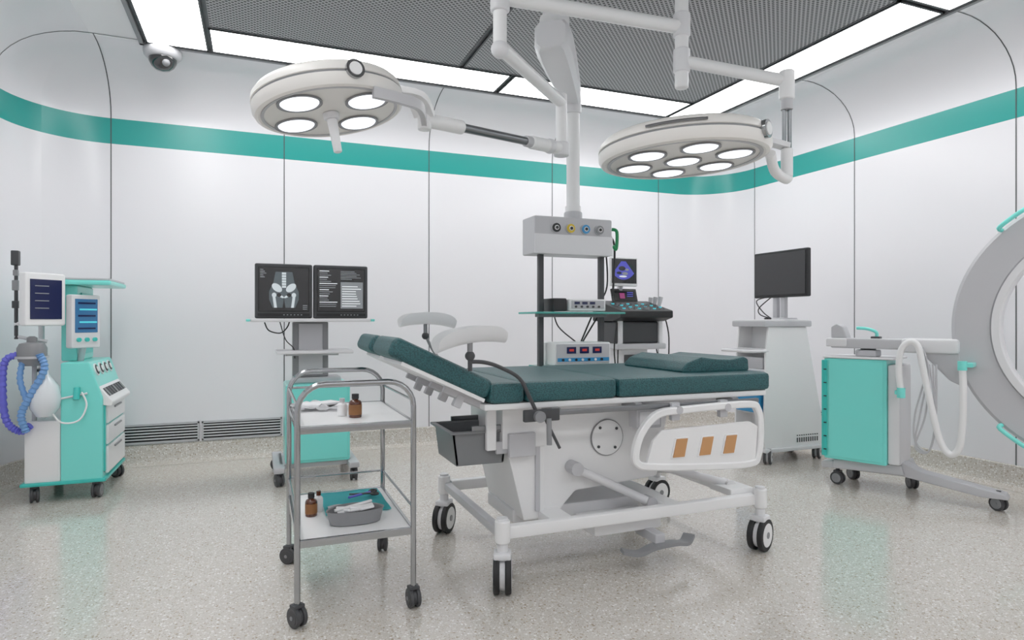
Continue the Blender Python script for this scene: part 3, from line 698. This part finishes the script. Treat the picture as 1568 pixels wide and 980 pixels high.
with o.part('arms') as p:
    p.tube([hub+Vector((0,0,2.73)),Q+Vector((0,0,2.73))],.034,WHITE)
    p.cyl(Q+Vector((0,0,2.92)),Q+Vector((0,0,2.42)),.034,WHITE,bev=.01); p.cyl(Q+Vector((0,0,2.68)),Q+Vector((0,0,2.80)),.043,WHITE2,bev=.01)
    p.cyl(Q+Vector((0,0,2.56)),S+Vector((0,0,2.42)),.030,WHITE); p.cyl(Q+Vector((0,0,2.50)),Q+Vector((0,0,2.62)),.042,WHITE2,bev=.01)
    p.cyl(S+Vector((0,0,2.47)),S+Vector((0,0,2.33)),.036,WHITE,bev=.008); p.cyl(S+Vector((0,0,2.34)),S+Vector((0,0,2.28)),.028,LGREY)
    for q in (-.013,.013): p.cyl(S+Rv*q+Vector((0,0,2.3)),S+Rv*q+Vector((0,0,2.06)),.010,STEELD)
    p.cyl(S+Vector((0,0,2.09)),S+Vector((0,0,1.95)),.028,WHITE,bev=.008)
c2=Vector((1.87,2.48,2.005)); t2=math.radians(-2.5)
L7=[(0,0)]+[(.235*math.cos(a*pi/3+.2),.235*math.sin(a*pi/3+.2)) for a in range(6)]
M2=lamp_head(o,c2,.395,t2,L7,.078)
with o.part('yoke') as p:
    tr=lambda v:M2@Vector(v)
    e=S+Vector((0,0,1.97))
    p.tube([e,e+Vector((0,0,-.03)),e.lerp(tr((.36,-.16,-.0)),.6)+Vector((0,0,-.04)),tr((.34,-.2,.0))],.024,WHITE,smooth=5)
    p.tube([S+Vector((0,0,2.10)),tr((.42,-.08,.10)),tr((.30,-.02,.13)),tr((.1,.0,.15))],.02,WHITE2,smooth=5,up=(0,0,1),sec=[(-.03,-.012),(.03,-.012),(.03,.012),(-.03,.012)])
    a=-1.15; q=tr((.395*math.cos(a),.395*math.sin(a),.055)); n=(M2.to_3x3()@Vector((math.cos(a),math.sin(a),0)))
    p.cyl(q-n*.01,q+n*.014,.04,STEEL,seg=28); p.cyl(q+n*.012,q+n*.018,.028,WHITE,seg=24)
    p.tube([tr((.40*math.cos(a),.40*math.sin(a),.075)) for a in [(-2.6+.08*k) for k in range(9)]],.006,STEELD,seg=8)

# ------------------------------------------------------------ video cart (faces the table, -X)
o=Obj('endoscopy_video_cart',(4.4,4.43,0))
with o.part('cabinet') as p:
    p.prism([(4.24,.13),(4.24,1.19),(4.54,1.19),(4.58,1.0),(4.76,.22),(4.74,.13)],4.25,4.62,WHITE,'XZ',.012)
    for y in (4.25,4.60): p.prism([(4.07,.13),(4.05,.2),(4.07,.95),(4.10,1.19),(4.25,1.19),(4.25,.13)],y,y+.02,WHITE,'XZ',.004)
    for z in (.13,.42,.80,.98): p.bx(4.07,4.25,4.26,4.61,z,z+.02,WHITE2,.004)
    p.bx(4.04,4.58,4.23,4.64,1.19,1.245,LGREY,.012); p.bx(4.06,4.56,4.25,4.62,1.245,1.255,WHITE,.004)
    p.bx(4.12,4.16,4.28,4.32,1.25,1.27,BLACK)
    for k in range(10): p.bx(4.42+k*.026,4.432+k*.026,4.246,4.252,.17,.21,SEAM)
    for k in range(10): p.bx(4.42+k*.026,4.432+k*.026,4.246,4.252,.225,.235,SEAM)
    p.bx(4.05,4.78,4.23,4.64,.10,.135,WHITE2,.01)
with o.part('handle') as p:
    p.tube([(4.10,4.62,.98),(3.92,4.62,.98),(3.90,4.6,.98),(3.90,4.28,.98),(3.92,4.26,.98),(4.10,4.26,.98)],.013,WHITE2)
with o.part('light_source_box') as p:
    p.bx(4.02,4.24,4.30,4.57,.44,.76,BLUE,.01); p.bx(4.014,4.022,4.33,4.54,.62,.72,SCR)
    p.bx(4.08,4.24,4.30,4.57,.82,.92,LGREY,.01)
with o.part('monitor') as p:
    p.bx(4.30,4.345,4.02,4.64,1.45,1.865,BLACK,.012); p.bx(4.294,4.302,4.04,4.62,1.475,1.845,SCRG,.003); p.bx(4.345,4.40,4.2,4.5,1.5,1.75,DGREY,.01)
    for y in (4.30,4.39): p.bx(4.33,4.37,y,y+.05,1.25,1.50,LGREY,.006)
    p.bx(4.25,4.45,4.27,4.47,1.25,1.27,LGREY,.005)
    p.tube([(4.33,4.45,1.46),(4.25,4.52,1.36),(4.24,4.5,1.3),(4.3,4.46,1.27)],.005,BLACK,smooth=6); p.tube([(4.33,4.5,1.46),(4.2,4.5,1.42),(4.2,4.42,1.32),(4.3,4.42,1.26)],.005,BLACK,smooth=6)
with o.part('casters') as p:
    for x,y,w in ((4.11,4.27,-.9),(4.70,4.29,-1.0),(4.11,4.6,.4),(4.70,4.6,.2)): p.caster(x,y,.064,.065,w,.11,DGREY,WHITE2,LGREY)

# ------------------------------------------------------------ mobile gantry scanner
o=Obj('mobile_c_arm_scanner',(3.97,3.56,0),math.radians(-66),world=False)
with o.part('cabinet') as p:
    p.bx(0,.42,0,.36,.21,.965,CYAN,.012); p.bx(.42,.50,.02,.34,.22,.93,WHITE2,.015); p.bx(-.005,.47,-.008,.37,.965,.98,WHITE2,.006)
    p.bx(.035,.40,-.006,.004,.23,.95,CYAN,.004); p.bx(-.012,.025,-.014,.03,.23,.95,CYAND,.006)
    for k in range(7): p.box((.015,-.016,.28+k*.10),(.022,.006,.008),BLACK,.002)
    p.bx(-.02,.0,.05,.3,.25,.9,CYAND,.006)
with o.part('base') as p:
    p.prism([(-.04,.12),(-.04,.17),(.12,.20),(.50,.24),(.62,.19),(1.08,.12),(1.10,.085),(.95,.08),(.5,.14),(.1,.13)],.07,.19,LGREY,'XZ',.01)
    p.prism([(.05,.13),(.05,.2),(.5,.22),(.52,.15)],.05,.42,LGREY,'XZ',.01)
    p.prism([(0,.12),(.0,.19),(.5,.20),(.55,.14)],.32,.42,LGREY,'XZ',.01)
    for x,y,w in ((.06,.13,1.4),(1.04,.13,1.1),(.1,.37,.9),(.5,.37,.7)): p.caster(x,y,.048,.055,w,.13,DGREY,MGREY,DGREY)
with o.part('support_arm') as p:
    p.bx(.20,.34,.06,.2,.98,1.03,LGREY,.01); p.cyl((.27,.13,.97),(.27,.13,1.05),.05,DGREY)
    p.bx(.03,.82,.04,.20,1.04,1.115,LGREY,.015); p.bx(.0,.15,.03,.21,1.05,1.115,WHITE2,.015); p.bx(.50,.84,.03,.21,1.02,1.12,WHITE2,.02)
    p.prism([(.60,1.04),(.84,1.04),(.86,.80),(.78,.84)],.06,.18,LGREY,'XZ',.012)
    p.prism([(.03,1.11),(.03,1.2),(.07,1.225),(.12,1.2),(.15,1.11)],.06,.16,LGREY,'XZ',.012)
    p.tube([(.33,.10,1.11),(.33,.10,1.16),(.27,.10,1.185),(.20,.10,1.19)],.012,CYAN,smooth=4); p.bx(.3,.36,.07,.13,1.11,1.13,DGREY,.004)
ring_c=Vector((1.67,.12,1.20))
with o.part('gantry_ring') as p:
    rm=.765; w=.115
    sec=[(-.055,-w+.02),(-.035,-w),(.035,-w),(.055,-w+.02),(.055,w-.02),(.035,w),(-.035,w),(-.055,w-.02)]
    def rsweep(sec,rm,m,n=96):
        tb=bmesh.new(); rings=[]; k=len(sec)
        for i in range(n):
            a=2*pi*i/n; rings.append([tb.verts.new((ring_c.x+(rm+q)*math.cos(a),ring_c.y+t,ring_c.z+(rm+q)*math.sin(a))) for t,q in sec])
        for i in range(n):
            A=rings[i];B=rings[(i+1)%n]
            for j in range(k): tb.faces.new((A[j],A[(j+1)%k],B[(j+1)%k],B[j]))
        p.add(tb,m)
    rsweep(sec,rm,LGREY)
    rsweep([(-.07,-.02),(-.06,-.03),(.06,-.03),(.07,-.02),(.07,.02),(-.07,.02)],rm-w-.01,WHITE2)
    for deg in (128,232,52,308):
        a=math.radians(deg); u=Vector((math.cos(a),0,math.sin(a)))
        q=ring_c+u*(rm+w-.01)+Vector((0,-.05,0)); t=Vector((-u.z,0,u.x))
        p.tube([q-t*.09,q-t*.08+Vector((0,-.03,0))+u*.02,q+t*.08+Vector((0,-.03,0))+u*.02,q+t*.09],.014,CYAN,smooth=4)
with o.part('hoses') as p:
    y=-.04
    p.tube([(.52,y,.75),(.505,y,.90),(.52,y,1.04),(.57,y,1.10),(.62,y,1.07),(.65,y,.92),(.69,y,.70),(.745,y,.45),(.80,y,.36),(.85,y,.40),(.87,y,.55),(.875,y,.80),(.87,y,.95)],.021,WHITE,smooth=8)
    p.cyl((.52,y,.71),(.52,y,.78),.026,CYAN); p.bx(.48,.53,y-.01,.04,.73,.76,CYAN,.006); p.cyl((.87,y,.92),(.87,y,.98),.027,CYAN); p.bx(.86,.93,y-.01,.07,.94,.97,CYAN,.006)
    for k in range(3):
        p.tube([(.60+.02*k,y+.03,1.06),(.66+.01*k,y+.02,.9),(.60+.03*k,y+.01,.6),(.60,y+.02,.42-.02*k),(.68,y+.02,.36),(.72,y+.02,.6),(.68+.02*k,y+.03,.95)],.006,LGREY,smooth=8,seg=8)

# ------------------------------------------------------------ world, camera
w=D.worlds.new('world'); SC.world=w; w.use_nodes=True; w.node_tree.nodes['Background'].inputs[0].default_value=(.9,.95,1,1); w.node_tree.nodes['Background'].inputs[1].default_value=.5
cd=D.cameras.new('camera'); cd.sensor_width=36; cd.lens=22.25; cd.clip_start=.05
cam=D.objects.new('camera',cd); COL.objects.link(cam); cam.location=(0,0,1.25); cam.rotation_euler=(pi/2,0,math.radians(-21.9)); SC.camera=cam
SC.view_settings.view_transform='Standard'; SC.view_settings.look='None'; SC.view_settings.exposure=0; SC.view_settings.gamma=1.1
